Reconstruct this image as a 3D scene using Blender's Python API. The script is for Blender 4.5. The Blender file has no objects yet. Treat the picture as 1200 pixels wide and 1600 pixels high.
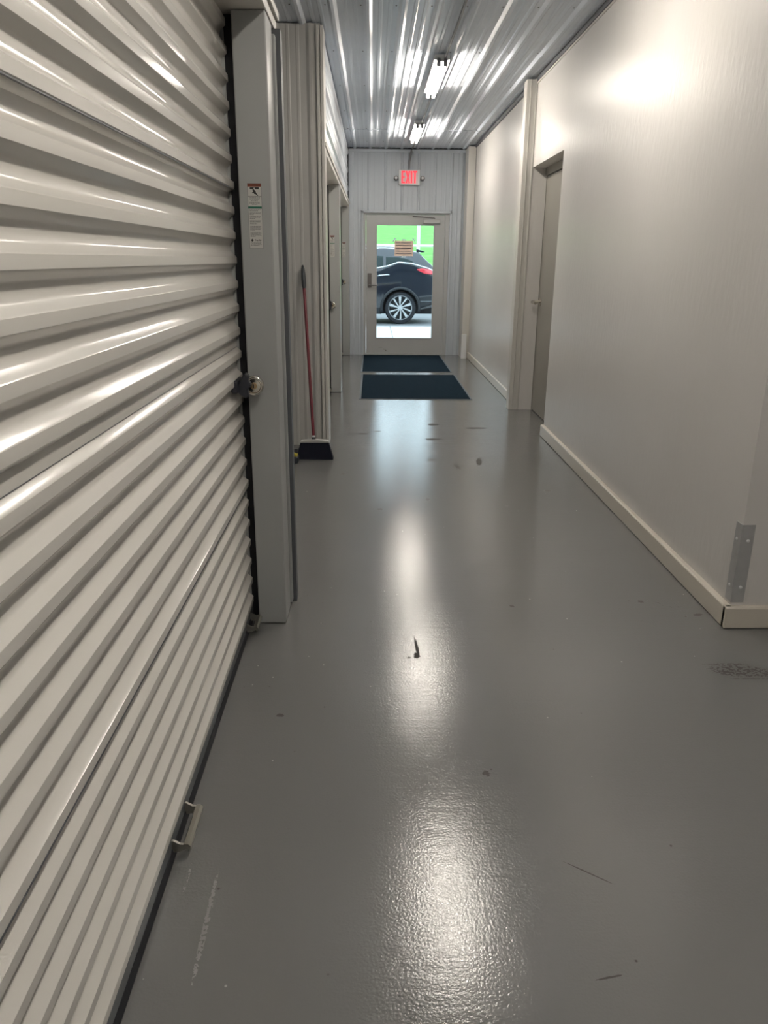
import bpy, bmesh, math, random
from mathutils import Vector, Matrix
random.seed(7)
sc = bpy.context.scene
col = sc.collection

# ------------------------------------------------------------------ camera
F = 1200.0
vY = Vector((582-600, 405-800, F)).normalized()      # hall direction as seen in the lens
vD = Vector((571-600, 4450-800, F)); vD -= vD.dot(vY)*vY; vD.normalize()
vZ = -vD; vX = vY.cross(vZ)
Rw = Matrix((vX, vY, vZ))
cx = Rw @ Vector((1, 0, 0)); cy = Rw @ Vector((0, -1, 0)); cz = Rw @ Vector((0, 0, -1))
cam = bpy.data.cameras.new('camera'); camo = bpy.data.objects.new('camera', cam); col.objects.link(camo)
M4 = Matrix((cx, cy, cz)).transposed().to_4x4(); M4.translation = Vector((0, 0, 1.43))
camo.matrix_world = M4
cam.sensor_fit = 'HORIZONTAL'; cam.sensor_width = 36; cam.lens = 36; cam.clip_start = .05; cam.clip_end = 500
sc.camera = camo

# ------------------------------------------------------------------ light and exposure
EXPOSURE = 0.22
TUBE = 84.0
TUBE_COL = (1.0, .92, .815)
SKY = 3.3
sc.view_settings.view_transform = 'Standard'; sc.view_settings.look = 'None'
sc.view_settings.exposure = EXPOSURE; sc.view_settings.gamma = 1
sc.view_settings.use_curve_mapping = False
sc.cycles.use_denoising = True
sc.cycles.max_bounces = 10; sc.cycles.diffuse_bounces = 6; sc.cycles.glossy_bounces = 5
sc.cycles.sample_clamp_indirect = 6
w = bpy.data.worlds.new('sky'); sc.world = w; w.use_nodes = True
nt = w.node_tree; bg = nt.nodes['Background']
tc = nt.nodes.new('ShaderNodeTexCoord'); sx = nt.nodes.new('ShaderNodeSeparateXYZ'); rp = nt.nodes.new('ShaderNodeValToRGB')
nt.links.new(tc.outputs['Generated'], sx.inputs[0]); nt.links.new(sx.outputs['Z'], rp.inputs[0]); nt.links.new(rp.outputs[0], bg.inputs['Color'])
rp.color_ramp.elements[0].color = (.62, .74, .82, 1); rp.color_ramp.elements[1].color = (.72, .88, 1, 1)
bg.inputs['Strength'].default_value = SKY

# ------------------------------------------------------------------ materials
def mat(name, color, rough=.5, metal=0, bump=0, bscale=60, bstretch=(1, 1, 1), var=0, vscale=3, coat=0, emis=None, estr=0, spec=.5, bdist=.002):
    m = bpy.data.materials.new(name); m.use_nodes = True
    n = m.node_tree; b = n.nodes['Principled BSDF']
    b.inputs['Base Color'].default_value = (*color, 1); b.inputs['Roughness'].default_value = rough
    b.inputs['Metallic'].default_value = metal; b.inputs['Coat Weight'].default_value = coat
    b.inputs['Coat Roughness'].default_value = .08; b.inputs['Specular IOR Level'].default_value = spec
    if emis: b.inputs['Emission Color'].default_value = (*emis, 1); b.inputs['Emission Strength'].default_value = estr
    if bump or var:
        t = n.nodes.new('ShaderNodeTexCoord')
    if bump:
        mp = n.nodes.new('ShaderNodeMapping'); mp.inputs['Scale'].default_value = bstretch
        ns = n.nodes.new('ShaderNodeTexNoise'); ns.inputs['Scale'].default_value = bscale; ns.inputs['Detail'].default_value = 4
        bp = n.nodes.new('ShaderNodeBump'); bp.inputs['Strength'].default_value = bump; bp.inputs['Distance'].default_value = bdist
        n.links.new(t.outputs['Object'], mp.inputs[0]); n.links.new(mp.outputs[0], ns.inputs['Vector'])
        n.links.new(ns.outputs['Fac'], bp.inputs['Height']); n.links.new(bp.outputs[0], b.inputs['Normal'])
    if var:
        ns = n.nodes.new('ShaderNodeTexNoise'); ns.inputs['Scale'].default_value = vscale; ns.inputs['Detail'].default_value = 5
        n.links.new(t.outputs['Object'], ns.inputs['Vector'])
        mr = n.nodes.new('ShaderNodeMapRange'); mr.inputs['From Min'].default_value = .3; mr.inputs['From Max'].default_value = .7
        mr.inputs['To Min'].default_value = 1-var; mr.inputs['To Max'].default_value = 1+var
        n.links.new(ns.outputs['Fac'], mr.inputs['Value'])
        mx = n.nodes.new('ShaderNodeVectorMath'); mx.operation = 'SCALE'; mx.inputs[0].default_value = color
        n.links.new(mr.outputs[0], mx.inputs['Scale']); n.links.new(mx.outputs[0], b.inputs['Base Color'])
    return m

M = {}
M['wall'] = mat('cream_wall_paint', (.70, .675, .65), .34, spec=.26, bump=.7, bscale=30, bstretch=(1, 1, .35), var=.03, vscale=1.2, bdist=.003)
M['jamb'] = mat('grey_white_steel', (.35, .36, .355), .38, var=.02)
M['curtain'] = mat('white_door_steel', (.76, .735, .69), .17, bump=.12, bscale=6, bstretch=(1, 1, 3), coat=.2, bdist=.004)
M['panel'] = mat('white_steel_panel', (.53, .57, .615), .3, spec=.35, var=.02, bump=.1, bscale=8)
M['ceil'] = mat('white_ceiling_steel', (.66, .71, .78), .3, var=.03, spec=.22, bump=.18, bscale=7, bstretch=(1, .25, 1), bdist=.004)
M['panel_warm'] = mat('greyed_steel_panel', (.475, .465, .44), .34, var=.02, spec=.35)
M['trim'] = mat('white_trim', (.62, .60, .56), .4)
M['base'] = mat('baseboard_paint', (.66, .61, .53), .32, bump=.1, bscale=40)
M['dgap'] = mat('dark_gap', (.09, .095, .105), .5)
M['black'] = mat('black_rubber', (.012, .013, .018), .6)
M['dark_plastic'] = mat('black_plastic', (.02, .022, .03), .38)
M['barsteel'] = mat('grey_bar_steel', (.13, .14, .15), .35, metal=.4)
M['galv'] = mat('galvanised_steel', (.52, .52, .52), .5, metal=.45, var=.06, vscale=20)
M['chrome'] = mat('chrome', (.75, .72, .66), .18, metal=1)
M['zinc'] = mat('zinc_handle', (.55, .54, .48), .3, metal=.9)
M['exitdoor'] = mat('exit_door_paint', (.47, .475, .475), .4, var=.03)
M['greydoor'] = mat('grey_beige_door_paint', (.25, .238, .21), .35, var=.02)
M['white'] = mat('white_plastic', (.75, .76, .76), .4)
M['tube'] = mat('lamp_tube', (.9, .9, .9), .4, emis=TUBE_COL, estr=TUBE)
M['redglow'] = mat('exit_red', (.8, .05, .05), .5, emis=(1, .03, .07), estr=.9)
M['signface'] = mat('exit_face', (.6, .6, .6), .5, emis=(1, .4, .42), estr=.16)
M['mat'] = mat('mat_carpet', (.008, .019, .031), .95, spec=.06, bump=1, bscale=260, var=.5, vscale=160, bdist=.006)
M['matedge'] = mat('mat_rubber_edge', (.13, .15, .17), .6)
M['red'] = mat('red_handle', (.12, .006, .014), .35)
M['bristle'] = mat('black_bristles', (.006, .007, .014), .8, spec=.15, bump=.8, bscale=120, bstretch=(1, 1, .05), bdist=.004)
M['capgrey'] = mat('broom_cap', (.46, .45, .43), .45)
M['grip'] = mat('grip_grey', (.035, .04, .045), .5)
M['yellow'] = mat('yellow_plastic', (.6, .5, .05), .45)
M['conduit'] = mat('conduit', (.27, .27, .28), .5)
M['paperwhite'] = mat('label_white', (.52, .52, .49), .55)
M['ink'] = mat('ink', (.02, .02, .02), .6)
M['inkgrey'] = mat('ink_grey', (.14, .14, .14), .6)
M['brown'] = mat('label_brown', (.19, .035, .012), .5)
M['green'] = mat('label_green', (.01, .12, .075), .5)
M['paper'] = mat('notice_paper', (.78, .50, .38), .7)
M['paperink'] = mat('notice_ink', (.45, .36, .38), .7)
M['tape'] = mat('clear_white_tape', (.85, .88, .9), .4)
M['bronze'] = mat('worn_grey_metal', (.2, .19, .19), .35, metal=.7)
M['paint'] = mat('car_paint', (.008, .012, .022), .12, coat=1)
M['carglass'] = mat('car_glass', (.02, .035, .035), .1, spec=.22)
M['exterior'] = mat('exterior_wall', (.14, .15, .16), .7)
M['tyre'] = mat('tyre', (.018, .02, .025), .7)
M['cladding'] = mat('cladding', (.02, .023, .028), .5)
M['alloy'] = mat('alloy', (.72, .74, .76), .25, metal=.6)
M['rimdark'] = mat('rim_dark', (.03, .035, .04), .4)
M['taillamp'] = mat('tail_lamp', (.75, .05, .07), .12, coat=1)
M['concrete'] = mat('pale_concrete', (.62, .62, .6), .85, var=.04, vscale=9)
M['asphalt'] = mat('asphalt', (.20, .205, .215), .9, bump=.4, bscale=90, var=.1, vscale=30)
M['grass'] = mat('grass', (.15, .43, .08), .95, bump=1, bscale=25, var=.3, vscale=2.2, bdist=.05)
M['hedge'] = mat('hedge', (.05, .16, .04), .95, bump=1, bscale=6, var=.4, vscale=3, bdist=.2)
M['pole'] = mat('pole_white', (.8, .82, .84), .5)
M['wallscuff'] = mat('scuff', (.2, .19, .17), .7)

for k in ('paper', 'paperink', 'tape'):
    n = M[k].node_tree; b = n.nodes['Principled BSDF']; tl = n.nodes.new('ShaderNodeBsdfTranslucent'); mx = n.nodes.new('ShaderNodeMixShader')
    tl.inputs['Color'].default_value = b.inputs['Base Color'].default_value; mx.inputs[0].default_value = .55
    n.links.new(b.outputs[0], mx.inputs[1]); n.links.new(tl.outputs[0], mx.inputs[2]); n.links.new(mx.outputs[0], n.nodes['Material Output'].inputs[0])
# thin glass
g = bpy.data.materials.new('door_glass'); g.use_nodes = True; n = g.node_tree; n.nodes.clear()
out = n.nodes.new('ShaderNodeOutputMaterial'); mix = n.nodes.new('ShaderNodeMixShader'); tr = n.nodes.new('ShaderNodeBsdfTransparent')
gl = n.nodes.new('ShaderNodeBsdfGlossy'); gl.inputs['Roughness'].default_value = .02; tr.inputs['Color'].default_value = (.93, .97, .97, 1)
fr = n.nodes.new('ShaderNodeFresnel'); fr.inputs['IOR'].default_value = 1.45
n.links.new(fr.outputs[0], mix.inputs[0]); n.links.new(tr.outputs[0], mix.inputs[1]); n.links.new(gl.outputs[0], mix.inputs[2]); n.links.new(mix.outputs[0], out.inputs[0])
M['glass'] = g

# painted floor: glossy grey epoxy with roller stipple, chips, scratches and stains
def floor_mat():
    m = bpy.data.materials.new('painted_floor'); m.use_nodes = True; n = m.node_tree; b = n.nodes['Principled BSDF']
    L = n.links.new; N = n.nodes.new
    t = N('ShaderNodeTexCoord'); P = t.outputs['Object']
    def math_(op, a, bb=None, c=None):
        k = N('ShaderNodeMath'); k.operation = op
        for i, v in enumerate((a, bb, c)):
            if v is None: continue
            if isinstance(v, (int, float)): k.inputs[i].default_value = v
            else: L(v, k.inputs[i])
        return k.outputs[0]
    def noise(scale, detail=4, stretch=(1, 1, 1)):
        mp = N('ShaderNodeMapping'); mp.inputs['Scale'].default_value = stretch; L(P, mp.inputs[0])
        k = N('ShaderNodeTexNoise'); k.inputs['Scale'].default_value = scale; k.inputs['Detail'].default_value = detail; L(mp.outputs[0], k.inputs['Vector']); return k.outputs['Fac']
    def mr(v, a, bb, c, d):
        k = N('ShaderNodeMapRange'); L(v, k.inputs['Value'])
        for i, x in zip(('From Min', 'From Max', 'To Min', 'To Max'), (a, bb, c, d)): k.inputs[i].default_value = x
        return k.outputs[0]
    base = N('ShaderNodeVectorMath'); base.operation = 'SCALE'; base.inputs[0].default_value = (.178, .178, .173)
    L(mr(noise(1.3, 2), .2, .8, .97, 1.03), base.inputs['Scale'])
    # masks: sparse dark and pale chips
    def specks(scale, rad, keep):
        v = N('ShaderNodeTexVoronoi'); v.inputs['Scale'].default_value = scale; L(P, v.inputs['Vector'])
        d = mr(v.outputs['Distance'], rad*.6, rad, 1, 0)
        sp = N('ShaderNodeSeparateColor'); L(v.outputs['Color'], sp.inputs[0])
        return math_('MULTIPLY', d, math_('GREATER_THAN', sp.outputs[0], keep))
    dark = math_('MAXIMUM', specks(14, .07, .72), specks(6, .06, .72))
    pale = specks(17, .06, .86)
    s = N('ShaderNodeSeparateXYZ'); L(P, s.inputs[0])
    brk = noise(70, 3)
    def ell(x, y, rx, ry, ang, rough=.25, lvl=None):
        ca, sa = math.cos(ang), math.sin(ang)
        dx = math_('SUBTRACT', s.outputs[0], x); dy = math_('SUBTRACT', s.outputs[1], y)
        u = math_('DIVIDE', math_('ADD', math_('MULTIPLY', dx, ca), math_('MULTIPLY', dy, sa)), rx)
        v = math_('DIVIDE', math_('SUBTRACT', math_('MULTIPLY', dy, ca), math_('MULTIPLY', dx, sa)), ry)
        d = math_('ADD', math_('MULTIPLY', u, u), math_('MULTIPLY', v, v))
        d = math_('ADD', d, mr(brk, .35, .65, -rough, rough))
        k = mr(d, .9, 1.1, 1, 0)
        if lvl: k = math_('MULTIPLY', k, math_('GREATER_THAN', brk, lvl))
        return k
    marks = [(.176, 2.66, .006, .075, .05, .3), (.172, 2.60, .013, .022, 0, .6), (.338, 1.897, .011, .014, 0, .7), (.611, 3.04, .009, .013, .6, .3),
             (1.19, 3.087, .012, .014, 0, .5), (1.392, 2.955, .022, .011, .2, .4), (.535, 1.51, .062, .0022, -.62, .2), (.50, 1.22, .03, .0025, .2, .4),
             (-.20, 5.2, .02, .03, 0, .5), (.05, 6.6, .03, .015, 0, .5), (.62, 5.4, .02, .09, .2, .6), (.93, 6.75, .10, .035, .1, .5), (.52, 6.3, .07, .04, 0, .5), (.35, 4.6, .014, .03, 0, .3), (.45, 5.6, .035, .03, .3, .3), (.80, 5.55, .022, .11, -.1, .4), (.56, 6.9, .05, .04, 0, .5), (-.08, 6.5, .05, .03, 0, .4), (.05, 4.4, .02, .02, 0, .4), (1.15, 4.8, .025, .02, 0, .4), (-.3, 2.2, .012, .01, 0, .4)]
    for k in marks: dark = math_('MAXIMUM', dark, ell(*k))
    dark = math_('MAXIMUM', dark, ell(1.36, 2.485, .13, .05, -.1, .5, .50))
    dark = math_('MAXIMUM', dark, ell(1.33, 2.535, .10, .006, 0, .5, .46))
    dark = math_('MAXIMUM', dark, ell(1.38, 2.43, .10, .004, .0, .5, .46))
    dark = math_('MAXIMUM', dark, ell(1.30, 3.05, .16, .10, -.5, .8, .62))
    pale = math_('MAXIMUM', pale, math_('MULTIPLY', ell(-.372, 1.36, .007, .16, .02, .5, .47), .5))
    pale = math_('MAXIMUM', pale, math_('MULTIPLY', ell(-.445, 1.50, .004, .05, .0, .5, .5), .9))
    mx1 = N('ShaderNodeMix'); mx1.data_type = 'RGBA'; L(dark, mx1.inputs['Factor']); L(base.outputs[0], mx1.inputs['A']); mx1.inputs['B'].default_value = (.045, .04, .035, 1)
    mx2 = N('ShaderNodeMix'); mx2.data_type = 'RGBA'; L(pale, mx2.inputs['Factor']); L(mx1.outputs['Result'], mx2.inputs['A']); mx2.inputs['B'].default_value = (.32, .32, .30, 1)
    L(mx2.outputs['Result'], b.inputs['Base Color'])
    rg = mr(noise(2, 2), .2, .8, .10, .13)
    L(math_('MAXIMUM', rg, math_('MULTIPLY', math_('MAXIMUM', dark, pale), .7)), b.inputs['Roughness'])
    b.inputs['Specular IOR Level'].default_value = .65
    hgt = math_('ADD', math_('MULTIPLY', noise(150, 3), .55), math_('MULTIPLY', noise(38, 4, (.12, 1, 1)), .45))
    hgt = math_('ADD', hgt, math_('MULTIPLY', noise(14, 2, (.3, 1, 1)), .25))
    bp = N('ShaderNodeBump'); bp.inputs['Strength'].default_value = .55; bp.inputs['Distance'].default_value = .0017; L(hgt, bp.inputs['Height']); L(bp.outputs[0], b.inputs['Normal'])
    return m
M['floor'] = floor_mat()

# ------------------------------------------------------------------ mesh helpers
class MB:
    def __init__(s): s.b = bmesh.new()
    def box(s, x0, x1, y0, y1, z0, z1):
        v = [s.b.verts.new(p) for p in ((x0,y0,z0),(x1,y0,z0),(x1,y1,z0),(x0,y1,z0),(x0,y0,z1),(x1,y0,z1),(x1,y1,z1),(x0,y1,z1))]
        for f in ((0,3,2,1),(4,5,6,7),(0,1,5,4),(1,2,6,5),(2,3,7,6),(3,0,4,7)): s.b.faces.new([v[i] for i in f])
        return s
    def prism(s, poly, O, U, N, V, length):
        O, U, N, V = map(Vector, (O, U, N, V))
        a = [s.b.verts.new(O+U*p[0]+N*p[1]) for p in poly]; c = [s.b.verts.new(O+U*p[0]+N*p[1]+V*length) for p in poly]
        k = len(poly)
        for i in range(k): s.b.faces.new((a[i], a[(i+1) % k], c[(i+1) % k], c[i]))
        s.b.faces.new(a[::-1]); s.b.faces.new(c); return s
    def tube(s, pts, r, seg=10, cap=True):
        pts = [Vector(p) for p in pts]; rings = []; rr = r if isinstance(r, (list, tuple)) else [r]*len(pts)
        up = None
        for i, p in enumerate(pts):
            d = (pts[min(i+1, len(pts)-1)]-pts[max(i-1, 0)]).normalized()
            if up is None: up = Vector((0, 0, 1)) if abs(d.z) < .9 else Vector((1, 0, 0))
            a = d.cross(up).normalized(); c = a.cross(d).normalized(); up = c
            rings.append([s.b.verts.new(p+(a*math.cos(2*math.pi*k/seg)+c*math.sin(2*math.pi*k/seg))*rr[i]) for k in range(seg)])
        for A, B in zip(rings, rings[1:]):
            for k in range(seg): s.b.faces.new((A[k], A[(k+1) % seg], B[(k+1) % seg], B[k]))
        if cap: s.b.faces.new(rings[0][::-1]); s.b.faces.new(rings[-1])
        return s
    def lathe(s, prof, O, A, seg=32):   # prof: (radius, along axis)
        O = Vector(O); A = Vector(A).normalized(); t = Vector((0, 0, 1)) if abs(A.z) < .9 else Vector((1, 0, 0))
        U = A.cross(t).normalized(); W = A.cross(U); rings = []
        for r, h in prof:
            if r < 1e-6: rings.append([s.b.verts.new(O+A*h)]); continue
            rings.append([s.b.verts.new(O+A*h+(U*math.cos(2*math.pi*k/seg)+W*math.sin(2*math.pi*k/seg))*r) for k in range(seg)])
        for a, c in zip(rings, rings[1:]):
            for k in range(seg):
                f = [a[k % len(a)], a[(k+1) % len(a)], c[(k+1) % len(c)], c[k % len(c)]]
                u = []; [u.append(q) for q in f if q not in u]
                if len(u) > 2: s.b.faces.new(u)
        return s
    def grid(s, G):
        R = [[s.b.verts.new(p) for p in row] for row in G]
        for a, c in zip(R, R[1:]):
            for k in range(len(a)-1): s.b.faces.new((a[k], a[k+1], c[k+1], c[k]))
        return s
    def obj(s, name, m, parent=None, smooth=False, bevel=0, label=None, solid=0, angle=35):
        bmesh.ops.recalc_face_normals(s.b, faces=s.b.faces)
        me = bpy.data.meshes.new(name); s.b.to_mesh(me); s.b.free()
        if isinstance(m, str): m = M[m]
        me.materials.append(m)
        o = bpy.data.objects.new(name, me); col.objects.link(o)
        if smooth:
            me.polygons.foreach_set('use_smooth', [True]*len(me.polygons))
            me.set_sharp_from_angle(angle=math.radians(angle))
        if bevel:
            b = o.modifiers.new('bevel', 'BEVEL'); b.width = bevel; b.segments = 2; b.limit_method = 'ANGLE'
        if solid:
            b = o.modifiers.new('solid', 'SOLIDIFY'); b.thickness = solid; b.offset = 0
        if parent: place(o, parent)
        if label: o['label'] = label
        return o
def place(o, parent):
    o.parent = parent; o.matrix_parent_inverse = Matrix.Translation(-parent.location)
def struct(o, cat=None, label=None):
    o['kind'] = 'structure'
    if label: o['label'] = label
    if cat: o['category'] = cat
    return o
def thing(name, loc, label, cat, group=None):
    o = bpy.data.objects.new(name, None); col.objects.link(o); o.location = loc; o.empty_display_size = .05
    o['label'] = label; o['category'] = cat
    if group: o['group'] = group
    return o
def tag(o, label, cat, group=None):
    o['label'] = label; o['category'] = cat
    if group: o['group'] = group
    return o
def copy_tree(o, delta, parent=None, skip=()):
    c = o.copy(); col.objects.link(c)
    if parent: c.parent = parent; c.matrix_parent_inverse = o.matrix_parent_inverse.copy()
    else: c.location = o.location+Vector(delta)
    for ch in list(o.children):
        if not ch.name.startswith(skip or ('~',)): copy_tree(ch, delta, c)
    return c
def text_mesh(txt, size, name, m, parent, origin, U, W, depth=.0004, sx_=1.0, bold=0):
    cu = bpy.data.curves.new(name, 'FONT'); cu.body = txt; cu.size = size; cu.extrude = depth; cu.align_x = 'CENTER'; cu.align_y = 'CENTER'; cu.offset = bold
    t = bpy.data.objects.new(name, cu); col.objects.link(t)
    bpy.context.view_layer.update()
    me = bpy.data.meshes.new_from_object(t.evaluated_get(bpy.context.evaluated_depsgraph_get()))
    bpy.data.objects.remove(t); me.materials.clear(); me.materials.append(M[m])
    U = Vector(U); W = Vector(W); N_ = U.cross(W)
    T = Matrix((U*sx_, W, N_)).transposed().to_4x4(); T.translation = Vector(origin); me.transform(T)
    o = bpy.data.objects.new(name, me); col.objects.link(o)
    if parent: place(o, parent)
    return o

def rib_profile(u0, u1, pitch, phase, h=.019, wb=.030, wt=.010, mh=.0035, mw=.016):
    """front outline of a ribbed steel panel between u0 and u1"""
    pts = []
    k0 = math.floor((u0-phase)/pitch)-1; k1 = math.ceil((u1-phase)/pitch)+1
    for k in range(k0, k1+1):
        c = phase+k*pitch
        pts += [(c-wb, 0), (c-wt, h), (c+wt, h), (c+wb, 0)]
        for q in (.36, .64):
            m_ = c+pitch*q; pts += [(m_-mw, 0), (m_-mw*.5, mh), (m_+mw*.5, mh), (m_+mw, 0)]
    def at(u):
        for a, b in zip(pts, pts[1:]):
            if a[0] <= u <= b[0]:
                t = 0 if b[0] == a[0] else (u-a[0])/(b[0]-a[0]); return a[1]+(b[1]-a[1])*t
        return 0
    inner = [p for p in pts if u0+1e-4 < p[0] < u1-1e-4]
    return [(u0, at(u0))]+inner+[(u1, at(u1))]
def ribbed(name, m, u0, u1, pitch, phase, O, U, N, V, length, back=.035, parent=None, **k):
    pr = rib_profile(u0, u1, pitch, phase, **k)
    poly = pr+[(u1, -back), (u0, -back)]
    return MB().prism(poly, O, U, N, V, length).obj(name, m, parent)

H = 2.96
XL, XD, XR = -.35, -.488, 1.47
YE = 12.3

# ------------------------------------------------------------------ structure: floor, ceiling, shell
struct(MB().box(-4.1, 4.6, -6.1, 12.48, -.12, 0).obj('floor', 'floor'))
ce = struct(MB().box(-4.1, 4.6, -6.1, 12.48, 3.02, 3.12).obj('ceiling', 'dgap'))
rows = [-6.1, -.5, 3.2, 6.9, 10.68, YE+.02]
for i, (a, b) in enumerate(zip(rows, rows[1:])):
    dz = .005 if i % 2 else 0
    ribbed('ceiling_panel', 'ceil', -4.05, 4.55, .229, -.035, (0, a+.004, H+.019+dz), (1, 0, 0), (0, 0, -1), (0, 1, 0), b-a-.008, back=.02, parent=ce)
scr = MB()
for y in [.2, 1.9, 3.3, 5.7, 6.85, 8.1, 9.4, 10.6, 11.7]:
    for k in range(-2, 9):
        x = -.035+.229*k-.045
        if x < XR-.05: scr.lathe([(0, .003), (.005, .003), (.006, 0)], (x, y, H+.019), (0, 0, -1), 6)
scr.obj('screw', 'inkgrey', ce)

# end wall: outer masonry with the door hole, and ribbed panel pieces
OX0, OX1, OZ = -.15, 1.17, 2.10      # opening
we = MB().box(-16, -4.1, 12.335, 12.48, -.2, 4.2); we.box(4.6, 18, 12.335, 12.48, -.2, 4.2); we.box(-4.1, 4.6, 12.335, 12.48, 3.02, 4.2); we.box(-4.1, OX0, 12.335, 12.48, 0, 3.02); we.box(OX1, 4.6, 12.335, 12.48, 0, 3.02); we.box(OX0, OX1, 12.335, 12.48, OZ, 3.02)
we = struct(we.obj('wall_end', 'exterior'))
pe = dict(h=.012, wb=.022, wt=.007, mh=.002, mw=.012)
ribbed('wall_panel', 'panel', -.36, OX0, .245, .19, (0, YE, 0), (1, 0, 0), (0, -1, 0), (0, 0, 1), H, parent=we, **pe)
ribbed('wall_panel', 'panel', OX1, XR, .245, .19, (0, YE, 0), (1, 0, 0), (0, -1, 0), (0, 0, 1), H, parent=we, **pe)
ribbed('wall_panel', 'panel', OX0, OX1, .245, .19, (0, YE, OZ), (1, 0, 0), (0, -1, 0), (0, 0, 1), H-OZ, parent=we, **pe)
t = MB(); t.box(XL, XL+.055, YE-.022, YE, 0, H-.02); t.box(1.27, 1.33, YE-.022, YE, 0, H-.02); t.box(XL, XR, YE-.024, YE, H-.045, H-.005)
struct(t.obj('trim_1', 'panel', bevel=.004))
# outer shell behind the camera and to the sides
struct(MB().box(-4.1, 4.6, -6.1, -6.0, 0, 3.02).obj('wall_back', 'wall'))
struct(MB().box(-4.1, -4.0, -6.0, 12.335, 0, 3.02).obj('wall_outer_left', 'panel'))
struct(MB().box(4.5, 4.6, -6.0, 12.335, 0, 3.02).obj('wall_outer_right', 'wall'))

# right wall, with the recessed door
r = MB(); D0, D1, DZ = 6.46, 7.66, 2.24; XB = 1.72
r.box(XR, XB, 2.85, D0, 0, H+.03); r.box(XR, XB, D0, D1, DZ, H+.03); r.box(XR, XB, D1, 12.335, 0, H+.03); r.box(XB, 4.5, 2.85, 3.0, 0, H+.03)
wr = struct(r.obj('wall_right', 'wall'))
sm = MB(); sm.box(XR-.0012, XR+.002, 12.02-2.3, 9.722, 1.2, H) if 0 else None
for i, (x0, x1, y0, y1, nm) in enumerate([(1.442, XR, 2.832, D0+.005, 'near'), (1.45, XR, 7.80, YE-.02, 'far')]):
    MBb = MB().prism([(0, 0), (x1-x0, 0), (x1-x0, .092), (.006, .092), (0, .086)], (x0, y0, .004), (1, 0, 0), (0, 0, 1), (0, 1, 0), y1-y0)
    struct(MBb.obj('baseboard_right' if i == 0 else 'baseboard_far_right', 'base', bevel=.002))
struct(MB().prism([(0, 0), (.028, 0), (.028, .092), (.006, .092), (0, .086)], (1.442, 2.822, .004), (0, 1, 0), (0, 0, 1), (1, 0, 0), 3.0).obj('baseboard_front', 'base', bevel=.002))
t = MB(); t.box(XR-.012, XR, 2.85, 7.66, H-.018, H+.02); t.box(XR-.02, XR, 7.86, 11.88, H-.020, H+.02)
struct(t.obj('trim_2', 'dgap'))
t = MB(); t.box(XR-.006, XR, 2.85, 7.66, H-.036, H-.019)
struct(t.obj('trim_3', 'trim'))
# casing column beside the recessed door
t = MB(); t.box(1.372, 1.468, 7.66, 7.80, 0, H); t.box(1.405, 1.413, 7.652, 7.66, .02, H); t.box(1.45, 1.468, 7.654, 7.66, .01, H)
struct(t.obj('trim_4', 'trim', bevel=.005))
# far corner column
struct(MB().box(1.36, XR, 11.90, YE-.025, 0, H-.002).obj('trim_5', 'trim', bevel=.006))
struct(MB().box(XR-.004, XR+.0, 11.89, 11.90, 1.7, H).obj('trim_6', 'dgap'))
struct(MB().box(1.352, 1.43, 11.86, 11.90, 0, .36).obj('trim_7', 'white', bevel=.003))

# left side: headers, jambs, partition
def header(y0, y1, name, zb):
    o = ribbed(name, 'panel', zb+.06, H, .245, 2.41, (XL-.018, y0, 0), (0, 0, 1), (1, 0, 0), (0, 1, 0), y1-y0, back=.22, h=.018, wb=.028, wt=.009, mh=.003, mw=.014)
    struct(o)
    t = MB(); t.box(XL-.20, XL+.004, y0, y1, zb, zb+.035); t.box(XL-.19, XL+.014, y0, y1, zb+.038, zb+.064)
    t.obj('header_trim', 'trim', o, bevel=.002); return o
header(-6.0, 3.15, 'wall_left_near', 2.195)
header(6.10, YE-.03, 'wall_left_far', 2.165)
struct(MB().box(-.60, XL, -6, -.4, 0, 2.195).obj('wall_left_rear', 'panel'))
def jamb(y0, y1, zt, name, x1=XL):
    m = MB().box(-.462, x1, y0, y1, 0.002, zt); m.box(-.60, -.462, y0+.075, y1, 0.002, zt); return struct(m.obj(name, 'jamb', bevel=.005))
jamb(2.87, 3.035, 2.195, 'trim_8'); jamb(-.4, -.22, 2.195, 'trim_9')
t = MB().box(-.60, XL+.008, 3.05, 3.09, 0.012, 2.17).obj('trim_10', 'jamb', bevel=.004); struct(t)
struct(MB().box(-.60, XL+.023, 3.09, 3.15, 0, 2.195).obj('trim_11', 'dgap'))
struct(MB().box(-4.0, -.60, 3.05, 3.15, 0, H+.05).obj('wall_aisle_near', 'panel'))
# ribbed partition where the broom leans
o = ribbed('wall_aisle_far', 'panel_warm', -4.0, -.365, .245, -.437, (0, 6.08, 0), (1, 0, 0), (0, -1, 0), (0, 0, 1), H+.01, h=.014, wb=.03, wt=.008, mh=.003, mw=.014); struct(o)
t = MB(); t.box(-.395, -.372, 6.055, 6.10, 0, H-.005); t.box(-.368, -.345, 6.05, 6.30, 0, H-.005)
struct(t.obj('trim_12', 'trim', bevel=.004))
jamb(6.12, 6.34, 2.165, 'trim_13'); jamb(8.66, 9.02, 2.165, 'trim_14'); jamb(12.15, YE, 2.165, 'trim_15')

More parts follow.
